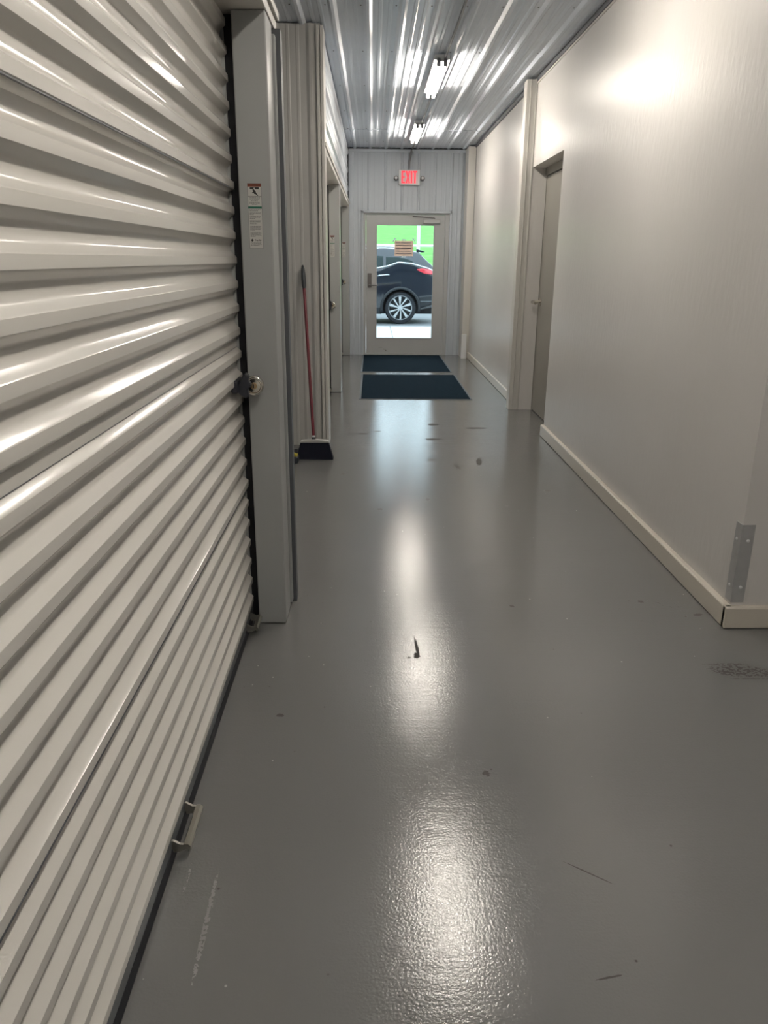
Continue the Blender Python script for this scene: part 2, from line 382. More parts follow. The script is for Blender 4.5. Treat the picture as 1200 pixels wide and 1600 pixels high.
# ------------------------------------------------------------------ roll-up doors
PITCH = .0831; CREST = 1.423
def curtain_profile(z0, z1):
    pts = []
    k = math.floor((z0-CREST)/PITCH)-1
    while CREST+k*PITCH < z1+.1:
        c = CREST+k*PITCH
        pts += [(c-.0310, .0008), (c-.0250, .0035), (c-.0135, .0180), (c-.0105, .0202), (c, .0206), (c+.0105, .0202), (c+.0135, .0180), (c+.0250, .0035), (c+.0310, .0008), (c+.0400, 0)]
        k += 1
    return [p for p in pts if z0 < p[0] < z1]
def rollup_door(name, y0, y1, zt, label, handles):
    e = struct(thing(name, (XD, (y0+y1)/2, 0), label, 'door'))
    pr = curtain_profile(.066, zt+.02)
    for s_ in (1.66, 1.12, .58):    # lapped sheets
        pr = [(z, x+(.0035 if s_-.004 < z < s_+.024 else 0)) for z, x in pr]
    poly = pr+[(z, x-.0015) for z, x in pr[::-1]]
    MB().prism(poly, (XD-.020, y0, 0), (0, 0, 1), (1, 0, 0), (0, 1, 0), y1-y0+.045).obj('curtain', 'curtain', e, smooth=True, angle=28)
    for s_ in (1.66, 1.12, .58):
        zz = s_-.003; xx = max([x for z, x in pr if abs(z-zz) < .007] or [.002])
        MB().box(XD-.020+xx-.004, XD-.020+xx+(.0012 if s_ > 1.5 else .0006), y0, y1+.045, s_-(.0038 if s_ > 1.5 else .0028), s_-.0018).obj('sheet_seam', 'barsteel', e)
    MB().box(XD-.02, XD-.004, y0, y1+.045, .036, .070).obj('bottom_bar', 'barsteel', e, bevel=.002)
    MB().prism([(0, 0), (.016, 0), (.020, .014), (.015, .036), (0, .036)], (XD-.018, y0, 0.001), (1, 0, 0), (0, 0, 1), (0, 1, 0), y1-y0+.045).obj('bottom_seal', 'black', e)
    s = MB(); s.box(XD-.08, XD+.024, y1+.058, y1+.074, 0.001, zt); s.obj('guide_seal', 'black', e)
    s = MB(); s.box(XD-.045, XD-.024, y1-.03, y1+.05, 0.001, zt); s.obj('guide_track', 'galv', e)
    MB().box(XD-.08, XD-.008, y1+.047, y1+.056, 0.001, zt).obj('guide_channel', 'jamb', e)
    MB().box(XD-.02, XL-.02, y1-.10, y1+.02, zt-.0, zt+.02).obj('header_lip', 'dgap', e) if 0 else None
    for hy0, hy1 in handles:
        m = MB()
        O = XD-.006
        prof = [(0, .058), (.012, .062), (.026, .050), (.040, .050), (.047, .046), (.047, .038), (.040, .034)]
        inner = [(x-.001, z-.0025) for x, z in prof[:-2]]+[(.0445, .037), (.0405, .0365)]
        m.prism([(0, 0.062), (.006, .062), (.022, .052), (.036, .051), (.045, .05), (.048, .044), (.045, .038), (.036, .037), (.022, .030), (.006, .028), (0, .03)], (O, hy0, 0), (1, 0, 0), (0, 0, 1), (0, 1, 0), .007)
        m.prism([(0, 0.062), (.006, .062), (.022, .052), (.036, .051), (.045, .05), (.048, .044), (.045, .038), (.036, .037), (.022, .030), (.006, .028), (0, .03)], (O, hy1-.007, 0), (1, 0, 0), (0, 0, 1), (0, 1, 0), .007)
        pts = [(O+.032, .053), (O+.042, .053), (O+.048, .047), (O+.048, .037), (O+.042, .032)]
        pp = pts+[(x-.003, .042+(z-.042)*.7) for x, z in pts[::-1]]
        m.prism(pp, (0, hy0, 0), (1, 0, 0), (0, 0, 1), (0, 1, 0), hy1-hy0)
        m.obj('pull_handle', 'zinc', e, label='bright metal pull handle')
    # slide latch housing
    return e
def latch(e, yc, zc):
    m = MB()
    P = [(290,620),(290,780),(400,870),(520,960),(600,900),(560,720),(650,660),(655,590),(590,500),(625,400),(530,290),(440,400),(410,510)]
    m.prism([((a-540)*.000145, -(b-640)*.000139) for a, b in P], (XD+.039, yc, zc), (1, 0, 0), (0, 0, 1), (0, 1, 0), .035)
    m.box(XD-.012, XD+.012, yc-.02, yc+.09, zc-.022, zc+.022)
    return m.obj('latch_housing', 'dark_plastic', e, bevel=.005, smooth=True)
def padlock(yc, zc, label):
    c = (XD+.0555, yc, zc)
    e = thing('disc_padlock', c, label, 'padlock', 'disc padlocks on the roll-up doors')
    MB().lathe([(0, .026), (.030, .026), (.035, .022), (.036, .018), (.036, .008), (.035, .004), (.030, 0), (0, 0)], c, (0, 1, 0), 40).obj('lock_body', 'chrome', e, smooth=True)
    MB().lathe([(.024, 0), (.026, -.003), (.028, 0)], c, (0, 1, 0), 40).obj('ring', 'chrome', e, smooth=True)
    m = MB().lathe([(0, -.004), (.011, -.004), (.013, -.001), (.013, .002), (0, .002)], c, (0, 1, 0), 24); m.obj('key_cylinder', mat('brassy', (.5, .36, .22), .3, metal=1) if 'brassy' not in bpy.data.materials else bpy.data.materials['brassy'], e, smooth=True)
    MB().box(c[0]-.0015, c[0]+.0015, c[1]-.0052, c[1]-.004, zc-.007, zc+.007).obj('keyhole', 'black', e)
    s = MB().tube([(c[0]-.022, c[1]+.013, zc+.020), (c[0]-.034, c[1]+.013, zc+.012), (c[0]-.036, c[1]+.013, zc), (c[0]-.034, c[1]+.013, zc-.012), (c[0]-.022, c[1]+.013, zc-.020)], .005, 10); s.obj('shackle', 'chrome', e, smooth=True)
    return e
da = rollup_door('door_1', -.22, 2.87, 2.195, 'tall white corrugated roll-up door filling the left foreground', [(1.553, 1.70), (2.735, 2.845)])
latch(da, 2.745, .9955)
padlock(2.815, .987, 'round metal disc padlock on the nearest roll-up door')
db = rollup_door('door_2', 6.34, 8.66, 2.165, 'white roll-up door just past the broom on the left wall', [(8.50, 8.62)])
latch(db, 8.55, .955); padlock(8.625, .95, 'small disc padlock on the roll-up door past the broom')
dc = rollup_door('door_3', 9.02, 12.15, 2.165, 'farthest white roll-up door at the end of the left wall', [(12.0, 12.1)])
latch(dc, 12.03, 1.1); padlock(12.11, 1.10, 'tiny disc padlock on the farthest roll-up door by the end wall')

# ------------------------------------------------------------------ warning stickers on the jambs
def sticker(y, label):
    x0, x1, z0, z1 = -.431, -.385, 1.464, 1.674; w_ = x1-x0; xc = (x0+x1)/2
    y -= .0005
    e = thing('warning_sticker', (xc, y, z0), label, 'sticker', 'warning stickers on the door jambs')
    MB().box(x0-.001, x1+.001, y-.0006, y+.0004, z0-.001, z1+.001).obj('border', 'inkgrey', e)
    MB().box(x0, x1, y-.001, y, z0, z1).obj('backing', 'paperwhite', e)
    MB().box(x0, x1, y-.0014, y-.0008, z1-.010, z1).obj('warning_band', 'brown', e)
    text_mesh('WARNING', .0085, 'warning_text', 'ink', e, (xc, y-.0016, z1-.0052), (1, 0, 0), (0, 0, 1), .0001, 1.0)
    m = MB()
    for a in (-.009, .009): m.box(xc+a-.0065, xc+a+.0065, y-.0014, y-.0008, z1-.018, z1-.011)
    m.box(xc-.003, xc+.003, y-.0014, y-.0008, z1-.0135, z1-.011)
    fx = lambda u, v: (u*w_, v)
    m.prism([(-.006, -.022), (.000, -.020), (.004, -.024), (.006, -.030), (.010, -.035), (.013, -.038), (.010, -.039), (.004, -.034), (-.001, -.033), (-.003, -.029), (-.007, -.031), (-.009, -.029), (-.005, -.026)], (xc, y-.0014, z1), (1, 0, 0), (0, 0, 1), (0, 1, 0), .0006)
    m.lathe([(0, 0), (.0028, 0), (.0028, .0006), (0, .0006)], (xc-.0035, y-.0014, z1-.0205), (0, 1, 0), 12)
    m.box(x0, x1, y-.0012, y-.0008, z1-.0405, z1-.0395)
    m.obj('pictogram', 'ink', e)
    MB().box(x0, x1, y-.0014, y-.0008, z1-.080, z1-.073).obj('green_band', 'green', e)
    m = MB(); random.seed(3)
    def para(zt, nl, center=False):
        for i in range(nl):
            L_ = w_*.82*(1 if i < nl-1 else random.uniform(.35, .8)); q = xc-L_/2 if center else x0+w_*.08
            u = q
            while u < q+L_-.002:
                k = min(random.uniform(.002, .006), q+L_-u); m.box(u, u+k, y-.0012, y-.0008, zt-.0034*i-.0017, zt-.0034*i); u += k+.0011
    para(z1-.044, 4, True); para(z1-.059, 3, True)
    for k, nl in ((.083, 2), (.092, 3), (.105, 3), (.119, 4), (.137, 5), (.157, 5), (.190, 4)): para(z1-k, nl)
    m.obj('fine_print', 'inkgrey', e)
    MB().prism([(-.005, 0), (0, .005), (.005, 0), (0, -.005)], (x0+.009, y-.0014, z0+.026), (1, 0, 0), (0, 0, 1), (0, 1, 0), .0006).obj('emblem', 'ink', e)
    text_mesh('Trac-Rite', .0075, 'maker_name', 'ink', e, (x0+.030, y-.0016, z0+.026), (1, 0, 0), (0, 0, 1), .0001, .8, .0002)
    return e
st = sticker(2.87, 'narrow warning sticker high on the nearest door jamb')
s2 = copy_tree(st, (-.02, 5.79, -.01)); s2['label'] = 'small warning sticker on the jamb past the broom'
s3 = copy_tree(st, (-.02, 9.28, -.01)); s3['label'] = 'tiny warning sticker on the farthest jamb, by the end wall'

# ------------------------------------------------------------------ exit door
e = struct(thing('door_4', (.5, 12.33, 0), 'grey steel exit door with a tall glass pane at the hall end', 'door'))
LX0, LX1, LZ = -.097, 1.092, 2.062
t = MB(); q = .03
t.box(OX0-.02, OX0+.012, YE-.022, YE+.06, 0, OZ+.02); t.box(OX1-.012, OX1+.02, YE-.022, YE+.06, 0, OZ+.02); t.box(OX0-.02, OX1+.02, YE-.022, YE+.06, OZ-.012, OZ+.022)
t.obj('casing', 'panel', e, bevel=.003)
t = MB(); t.box(OX0+.012, LX0-.004, YE+.02, YE+.10, 0, OZ-.012); t.box(LX1+.004, OX1-.012, YE+.02, YE+.10, 0, OZ-.012); t.box(LX0-.004, LX1+.004, YE+.02, YE+.10, LZ+.004, OZ-.012)
t.obj('frame', 'exitdoor', e, bevel=.002)
GX0, GX1, GZ0, GZ1 = .066, .925, .257, 1.917
yl0, yl1 = YE+.035, YE+.08
t = MB(); t.box(LX0, GX0, yl0, yl1, .018, LZ); t.box(GX1, LX1, yl0, yl1, .018, LZ); t.box(GX0, GX1, yl0, yl1, .018, GZ0); t.box(GX0, GX1, yl0, yl1, GZ1, LZ)
leaf = t.obj('door_leaf', 'exitdoor', e)
t = MB(); b_ = .014
t.box(GX0-b_, GX0, yl0-.006, yl0, GZ0-b_, GZ1+b_); t.box(GX1, GX1+b_, yl0-.006, yl0, GZ0-b_, GZ1+b_); t.box(GX0, GX1, yl0-.006, yl0, GZ0-b_, GZ0); t.box(GX0, GX1, yl0-.006, yl0, GZ1, GZ1+b_)
t.obj('glazing_bead', 'exitdoor', leaf, bevel=.002)
MB().box(GX0, GX1, YE+.055, YE+.061, GZ0, GZ1).obj('glass_pane', 'glass', leaf)
MB().box(LX0-.03, LX1+.03, YE+.02, YE+.12, .001, .014).obj('threshold', 'galv', e)
t = MB(); t.box(-.075, -.012, yl0-.012, yl0, 1.015, 1.225); t.obj('lock_plate', 'bronze', leaf, bevel=.01)
t = MB(); t.tube([(-.045, yl0-.01, 1.05), (-.045, yl0-.05, 1.05), (-.02, yl0-.058, 1.05), (.085, yl0-.055, 1.052)], [.012, .011, .010, .008], 10); t.obj('lever', 'bronze', leaf, smooth=True)
t = MB(); t.lathe([(0, -.012), (.012, -.012), (.014, 0), (0, 0)], (-.045, yl0-.012, 1.165), (0, -1, 0), 16); t.obj('thumb_turn', 'bronze', leaf)
t = MB(); t.box(.757, 1.015, yl0-.055, yl0, 1.945, 2.003); t.obj('closer_body', 'exitdoor', leaf, bevel=.008)
t = MB(); t.tube([(.93, yl0-.03, 2.005), (.93, yl0-.03, 2.022)], .01); t.tube([(.93, yl0-.03, 2.022), (.76, yl0-.07, 2.03), (.60, yl0-.03, 2.045)], .008, 6); t.obj('closer_arm', 'bronze', leaf)
# marks low on the leaf
t = MB(); t.box(.17, .21, yl0-.0006, yl0+.001, .075, .085); t.box(.20, .222, yl0-.0006, yl0+.001, .055, .068); t.box(.10, .16, yl0-.0006, yl0+.001, .105, .109); t.obj('paint_chip', 'wallscuff', leaf)

# notice taped on the glass
nx0, nx1, nz0, nz1 = .335, .62, 1.478, 1.70; ny = YE+.054
e = thing('paper_notice', ((nx0+nx1)/2, ny, nz0), 'orange paper notice taped to the exit door glass', 'notice')
MB().grid([[(nx0, ny, nz0), (nx1, ny, nz0)], [(nx0, ny, nz1), (nx1, ny, nz1)]]).obj('sheet', 'paper', e)
m = MB(); random.seed(5)
for i, z in enumerate((.19, .155, .115, .105, .07, .035)):
    for a, b in ((.02, .08), (.095, .25)) if i % 2 == 0 else ((.015, .265),): m.box(nx0+a, nx0+b, ny-.0004, ny, nz0+z-.006, nz0+z+.005)
m.obj('print_lines', 'paperink', e)
for c, a in (((nx0-.005, nz1+.012), .8), ((nx1+.01, nz1+.012), -.8), (((nx0+nx1)/2, nz1+.012), 0), (((nx0+nx1)/2, nz0-.012), 0)):
    t = MB(); ca, sa = math.cos(a), math.sin(a)
    t.prism([(-.032*ca+.009*sa, -.032*sa-.009*ca), (.032*ca+.009*sa, .032*sa-.009*ca), (.032*ca-.009*sa, .032*sa+.009*ca), (-.032*ca-.009*sa, -.032*sa+.009*ca)], (c[0], ny-.0008, c[1]), (1, 0, 0), (0, 0, 1), (0, 1, 0), .0001)
    t.obj('tape_strip', 'tape', e)

# exit sign
sx0, sx1, sz0, sz1 = .382, .694, 2.472, 2.678; sy0, sy1 = YE-.075, YE-.02
e = thing('exit_sign', ((sx0+sx1)/2, YE-.02, sz0), 'lit white EXIT sign with red letters above the exit door', 'sign')
MB().box(sx0, sx1, sy0, sy1, sz0, sz1).obj('housing', 'white', e, bevel=.006)
MB().box(sx0+.032, sx1-.032, sy0-.001, sy0+.001, sz0+.018, sz1-.012).obj('face', 'signface', e)
m = MB(); lw = .022; zb, zt_ = sz0+.022, sz1-.018; y_ = sy0-.004
def lb(x0, x1, z0, z1): m.box(x0, x1, y_, y_+.004, z0, z1)
X = sx0+.040; lb(X, X+lw, zb, zt_); lb(X+lw, X+.052, zt_-lw, zt_); lb(X+lw, X+.046, (zb+zt_)/2-lw/2, (zb+zt_)/2+lw/2); lb(X+lw, X+.052, zb, zb+lw)
X += .060; hh = zt_-zb
m.prism([(0, 0), (.024, 0), (.034, hh*.36), (.044, 0), (.068, 0), (.046, hh*.5), (.068, hh), (.044, hh), (.034, hh*.64), (.024, hh), (0, hh), (.022, hh*.5)], (X, y_, zb), (1, 0, 0), (0, 0, 1), (0, 1, 0), .004)
X += .076; lb(X, X+lw, zb, zt_); X += .030; lb(X, X+.062, zt_-lw, zt_); lb(X+.020, X+.042, zb, zt_-lw)
m.obj('exit_letters', 'redglow', e, label='red lit letters EXIT')
for sgn, xx in ((-1, sx0), (1, sx1)):
    m = MB(); c = (xx+sgn*.038, sy0+.02, 2.555)
    m.tube([(xx, sy0+.03, 2.545), (xx+sgn*.02, sy0+.03, 2.55)], .010, 10)
    m.lathe([(0, 0), (.030, 0), (.034, -.012), (.030, -.045), (.012, -.055), (0, -.055)], (c[0], c[1]-.02, c[2]+.012), (0, -1, .25), 20)
    o = m.obj('emergency_lamp', 'bronze', e, smooth=True)
    MB().lathe([(0, .002), (.018, .002), (.018, .0), (0, .0)], (c[0], c[1]-.021, c[2]+.012), (0, -1, .25), 16).obj('lens', 'white', o)
tag(MB().tube([(.56, YE-.012, H-.03), (.565, YE-.03, 2.93), (.55, YE-.035, 2.86), (.535, YE-.035, 2.78), (.53, YE-.05, 2.68)], .017, 8).obj('power_conduit', 'conduit', smooth=True), 'short grey power conduit dropping from the ceiling to the exit sign', 'conduit')

# ------------------------------------------------------------------ ceiling strip lights
def strip(y0, y1):
    xc = .545
    e = thing('strip_light', (xc, (y0+y1)/2, H), '', 'ceiling light', 'strip lights along the corridor ceiling')
    MB().prism([(-.060, 0), (-.062, -.035), (-.014, -.046), (.014, -.046), (.062, -.035), (.060, 0)], (xc, y0, H), (1, 0, 0), (0, 0, 1), (0, 1, 0), y1-y0).obj('channel', 'white', e)
    for s_ in (-1, 1):
        MB().tube([(xc+s_*.026, y0+.02, H-.064), (xc+s_*.026, y1-.02, H-.064)], .013, 12).obj('tube', 'tube', e, smooth=True, label='glowing white fluorescent tube')
        for yy in (y0, y1-.018):
            MB().box(xc+s_*.026-.016, xc+s_*.026+.016, yy, yy+.018, H-.082, H-.02).obj('lamp_holder', 'conduit', e, bevel=.003)
    return e
L1 = strip(6.84, 8.12)
L1['label'] = 'glowing ceiling strip light, the nearer of the two in view'
for y0, lab in ((9.86, 'glowing ceiling strip light closest to the exit sign'), (3.66, 'ceiling strip light above the aisle opening, out of the picture top'), (.48, 'ceiling strip light over the nearest roll-up door'), (-2.7, 'ceiling strip light farthest behind the camera')):
    c = copy_tree(L1, (0, y0-6.84, 0)); c['label'] = lab
for a, b, lab in ((8.13, 9.85, 'grey ceiling cable between the two lit strip lights'), (4.95, 6.83, 'grey ceiling cable running up to the nearer strip light'), (11.15, YE-.03, 'grey ceiling cable from the far strip light to the end wall')):
    tag(MB().tube([(.57, a, H-.012), (.575, (a+b)/2, H-.010), (.57, b, H-.012)], .010, 8).obj('ceiling_cable', 'conduit', smooth=True), lab, 'cable', 'cables on the ceiling')

# ------------------------------------------------------------------ recessed right door
e = struct(thing('door_5', (1.60, 7.06, 0), 'plain grey-beige steel door recessed in the right wall', 'door'))
lf = MB().box(1.605, 1.65, D0+.05, D1-.006, .012, 2.165).obj('door_leaf', 'greydoor', e)
t = MB(); t.box(1.59, 1.70, D0, D0+.046, 0, DZ); t.box(1.59, 1.70, D0+.046, D1, 2.17, DZ); t.box(1.60, 1.70, D1-.012, D1, 0, 2.17)
t.obj('frame', 'greydoor', e, bevel=.003)
MB().box(1.61, 1.66, D0+.046, D1-.012, 0.0005, .011).obj('door_gap_shade', 'black', e)  # black strip stands in for the dark, shaded gap under the leaf
t = MB(); c = (1.605, 7.56, 1.055)
t.lathe([(0, 0), (.038, 0), (.038, .008), (.026, .014), (.015, .018), (.015, .07), (0, .07)], c, (-1, 0, 0), 24)
t.tube([(1.55, 7.56, 1.055), (1.53, 7.558, 1.055), (1.522, 7.54, 1.055), (1.53, 7.43, 1.05)], [.016, .017, .016, .012], 12)
t.obj('lever_handle', 'chrome', lf, smooth=True, label='chrome lever handle')

# ------------------------------------------------------------------ corner guard
e = thing('corner_guard', (XR, 2.85, .1), 'short galvanised angle guard screwed on the right wall corner above the baseboard', 'corner guard')
MB().prism([(-.003, -.003), (.05, -.003), (.05, 0), (0, 0), (0, .05), (-.003, .05)], (XR, 2.85, .108), (1, 0, 0), (0, 1, 0), (0, 0, 1), .335).obj('angle', 'galv', e, bevel=.0008)
for z in (.175, .375):
    MB().lathe([(0, .004), (.004, .004), (.007, .001), (.007, 0)], (XR+.028, 2.847, z), (0, -1, 0), 14).obj('screw', 'white', e, smooth=True)
    MB().lathe([(0, .004), (.004, .004), (.007, .001), (.007, 0)], (XR-.003, 2.877, z), (-1, 0, 0), 14).obj('screw', 'white', e, smooth=True)

# ------------------------------------------------------------------ floor mats
def fmat(y0, y1, label, dx):
    x0, x1 = -.14+dx, 1.08+dx
    e = thing('floor_mat', ((x0+x1)/2, (y0+y1)/2, 0), label, 'mat', 'dark mats in front of the exit door')
    MB().box(x0, x1, y0, y1, .0008, .004).obj('rubber_border', 'matedge', e, bevel=.002)
    MB().box(x0+.022, x1-.022, y0+.022, y1-.022, .004, .009).obj('carpet', 'mat', e, bevel=.002)
fmat(8.21, 10.06, 'dark blue-black floor mat, the one nearer the camera', 0.0)
fmat(10.32, 12.2, 'dark blue-black floor mat right against the exit door', -.012)

# ------------------------------------------------------------------ broom
e = thing('push_broom' if 0 else 'broom', (-.43, 5.65, 0), 'angled black broom with a dark red handle leaning on the ribbed wall', 'broom')
m = MB()
zt0 = .125
P = [(-.565, .004), (-.290, .0), (-.326, zt0), (-.535, zt0), (-.553, .055)]
secs = [(5.60, 1.0), (5.63, 1.0), (5.69, 1.0)]
def lay(y_bot, y_top): return [(x, y_bot+(y_top-y_bot)*(z/zt0), max(z, .001)) for x, z in P]
a = [m.b.verts.new(p) for p in lay(5.59, 5.63)]; b = [m.b.verts.new(p) for p in lay(5.67, 5.665)]
for i in range(5): m.b.faces.new((a[i], a[(i+1) % 5], b[(i+1) % 5], b[i]))
m.b.faces.new(a[::-1]); m.b.faces.new(b)
m.obj('bristles', 'bristle', e)
m = MB(); m.prism([(-.541, 0), (-.320, 0), (-.328, .014), (-.40, .021), (-.445, .024), (-.53, .014)], (0, 5.622, zt0-.003), (1, 0, 0), (0, 0, 1), (0, 1, 0), .05)
m.obj('cap', 'capgrey', e, bevel=.004)
B = Vector((-.437, 5.648, zt0+.018)); T = Vector((-.522, 6.045, 1.385)); dv = T-B
MB().tube([B, B+dv*.012], .015, 14).obj('socket', 'grip', e, smooth=True)
MB().tube([B+dv*.012, B+dv*.022], .0135, 14).obj('collar', 'white', e, smooth=True)
MB().tube([B+dv*.022, B+dv*.87], .0115, 14).obj('handle', 'red', e, smooth=True, label='dark red metal handle')
MB().tube([B+dv*.865, B+dv*.88, B+dv*.93, B+dv*.97, B+dv*.995, B+dv], [.0118, .016, .017, .014, .008, .002], 14).obj('grip', 'grip', e, smooth=True)
# small yellow and black tool half hidden behind the jamb
e = thing('utility_tool', (-.60, 5.51, 0), 'small yellow and black tool on the floor left of the broom bristles', 'tool')
MB().box(-.64, -.540, 5.46, 5.56, .001, .052).obj('black_body', 'dark_plastic', e, bevel=.012)
MB().prism([(-.66, .052), (-.56, .052), (-.565, .070), (-.60, .088), (-.66, .092)], (.015, 5.47, 0), (1, 0, 0), (0, 0, 1), (0, 1, 0), .08).obj('yellow_top', 'yellow', e, bevel=.005)
MB().box(-.64, -.545, 5.50, 5.53, .07, .105).obj('clip', 'dark_plastic', e, bevel=.004)

# ------------------------------------------------------------------ outside
struct(MB().box(-12, 14, 12.48, 17.95, -.25, -.015).obj('pavement', 'concrete'))
t = MB(); 
for x in (-3.4, -1.5, .40, 2.3): t.box(x-.006, x+.006, 12.5, 17.95, -.016, -.0145)
struct(t.obj('pavement_joint', 'inkgrey'))
struct(MB().box(-25, 30, 17.955, 24, -.3, -.02).obj('asphalt_lot', 'asphalt'))
# grass bank
prof = [(24, -.02), (25.5, .9), (30, 1.45), (39.2, 2.0), (40.8, 2.05), (55, 3.2), (75, 4.75), (92, 5.0)]
m = MB(); ys = []
for (a, za), (b, zb_) in zip(prof, prof[1:]):
    for k in range(6): tt = k/6; ys.append((a+(b-a)*tt, za+(zb_-za)*tt))
ys.append(prof[-1]); random.seed(2)
m.grid([[(-40+90*i/40, y, z+(random.uniform(-.03, .03) if y > 26 else 0)) for i in range(41)] for y, z in ys])
tag(m.obj('grass_bank', 'grass', smooth=True, solid=.1), 'bright green grassy bank rising beyond the parked car', 'grass'); bpy.data.objects['grass_bank']['kind'] = 'structure'
m = MB(); m.grid([[(-40+90*i/20, y, z) for i in range(21)] for y, z in ((38.6, 2.02), (39.2, 2.06), (41, 2.12), (41.6, 2.14))])
struct(m.obj('footpath', 'concrete', solid=.06))
m = MB()
random.seed(11)
m.grid([[(-40+90*i/120, 80+random.uniform(-.5, .5), 4.6+k*.5+(random.uniform(-.1, .5) if k == 3 else 0)) for i in range(121)] for k in range(4)])
m.grid([[(-40+90*i/120, 82+random.uniform(-.5, .5), 4.6+k*.5+(random.uniform(-.1, .5) if k == 3 else 0)) for i in range(121)] for k in range(4)]) if 0 else None
o = m.obj('hedge_row', 'hedge', solid=1.2); tag(o, 'dark hedge line along the top of the grassy bank', 'hedge'); o['kind'] = 'stuff'
e = thing('lamp_post', (1.50, 26.6, 1.0), 'slim white post standing on the grass behind the car', 'post')
MB().tube([(1.50, 26.6, .9), (1.50, 26.6, 6.0)], [.06, .05], 12).obj('pole', 'pole', e, smooth=True)
MB().lathe([(0, 0), (.12, 0), (.12, .03), (.07, .06), (0, .06)], (1.50, 26.6, 1.03), (0, 0, 1), 20).obj('base_collar', 'pole', e)

# parked car: rear quarter shows through the glass
CY = 18.55; G0 = -.02                # near side plane, ground
WXr, WXf, WR, WZ = .655, -2.17, .372, .352
XRr, XFr = 1.62, -3.28               # rear and front ends
def lerp_tab(tab, x):
    if x <= tab[0][0]: return tab[0][1]
    for (a, va), (b, vb) in zip(tab, tab[1:]):
        if x <= b: return va+(vb-va)*(x-a)/(b-a)
    return tab[-1][1]
TOP = [(-3.28, .62), (-3.2, .86), (-3.0, .96), (-2.3, 1.07), (-1.75, 1.14), (-1.2, 1.45), (-.7, 1.64), (-.2, 1.695), (.3, 1.70), (.75, 1.665), (1.08, 1.60), (1.25, 1.43), (1.40, 1.30), (1.50, 1.20), (1.56, .95), (1.62, .62)]
BELT = [(-3.28, .60), (-3.0, .86), (-2.3, .98), (-1.75, 1.06), (-1, 1.13), (-.3, 1.20), (.12, 1.245), (.35, 1.29), (.6, 1.375), (.9, 1.35), (1.3, 1.24), (1.5, 1.15), (1.56, .93), (1.62, .60)]
BOT = [(-3.28, .42), (-3.1, .24), (-2.6, .2), (1.05, .22), (1.10, .31), (1.5, .38), (1.62, .48)]
HW = [(-3.28, .60), (-3.1, .78), (-2.7, .9), (-2, .945), (.7, .945), (1.2, .90), (1.45, .80), (1.62, .66)]
def zbot(x):
    z = lerp_tab(BOT, x)
    for c in (WXr, WXf):
        d = abs(x-c)
        if d < .43: z = max(z, WZ+math.sqrt(.43**2-d*d))
    return z
def half(x, z):
    w_ = lerp_tab(HW, x); bz = lerp_tab(BELT, x)
    if z < .55: f_ = .955+.045*(z-.2)/.35
    elif z < .85: f_ = 1
    elif z < bz: f_ = 1-.075*((z-.85)/max(bz-.85, .05))**1.3
    else: f_ = .925-.27*min(1, (z-bz)/.42)**1.15
    return w_*f_
YC = CY+.945
def S(x, z, side=-1, off=0): return Vector((x, YC+side*(half(x, z)+off), z))
car = thing('car', (-.8, YC, G0), 'dark blue-black crossover car parked outside the exit door, seen from its rear side', 'car')
xs = [XFr+(XRr-XFr)*i/163 for i in range(164)]
rowsg = []
for x in xs:
    zb_, bz, tz = zbot(x), max(lerp_tab(BELT, x), zbot(x)+.02), max(lerp_tab(TOP, x), zbot(x)+.06)
    tz = max(tz, bz+.01); e_ = bz+(tz-bz)*.86
    L_ = [zb_+(bz-zb_)*k/10 for k in range(11)]+[bz+(e_-bz)*k/4 for k in range(1, 5)]
    near = [S(x, z, -1) for z in L_]
    wv = half(x, e_); arc = [Vector((x, YC-wv*math.cos(math.pi*k/12), e_+(tz-e_)*math.sin(math.pi*k/12)**.6)) for k in range(1, 12)]
    far = [S(x, z, 1) for z in L_[::-1]]
    rowsg.append(near+arc+far)
m = MB(); m.grid(rowsg)
m.b.verts.ensure_lookup_table()
nn = len(rowsg[0]); tot = len(m.b.verts)
m.b.faces.new([m.b.verts[i] for i in range(nn)]); m.b.faces.new([m.b.verts[tot-nn+i] for i in range(nn)])
m.obj('body', 'paint', car, smooth=True, angle=40)
m = MB().box(XFr+.2, XRr-.2, YC-.62, YC+.62, .2, .9); m.obj('underbody', 'black', car)
def patch(name, m_, top, bot, x0, x1, parent, off=.004, nx=30, nz=6, side=-1, label=None, solid=.004):
    G = []
    for i in range(nx+1):
        x = x0+(x1-x0)*i/nx; a, b = top(x), bot(x); G.append([S(x, b+(a-b)*k/nz, side, off) for k in range(nz+1)])
    return MB().grid(G).obj(name, m_, parent, smooth=True, solid=solid, label=label)
lt = lambda tab: (lambda x: lerp_tab(tab, x))
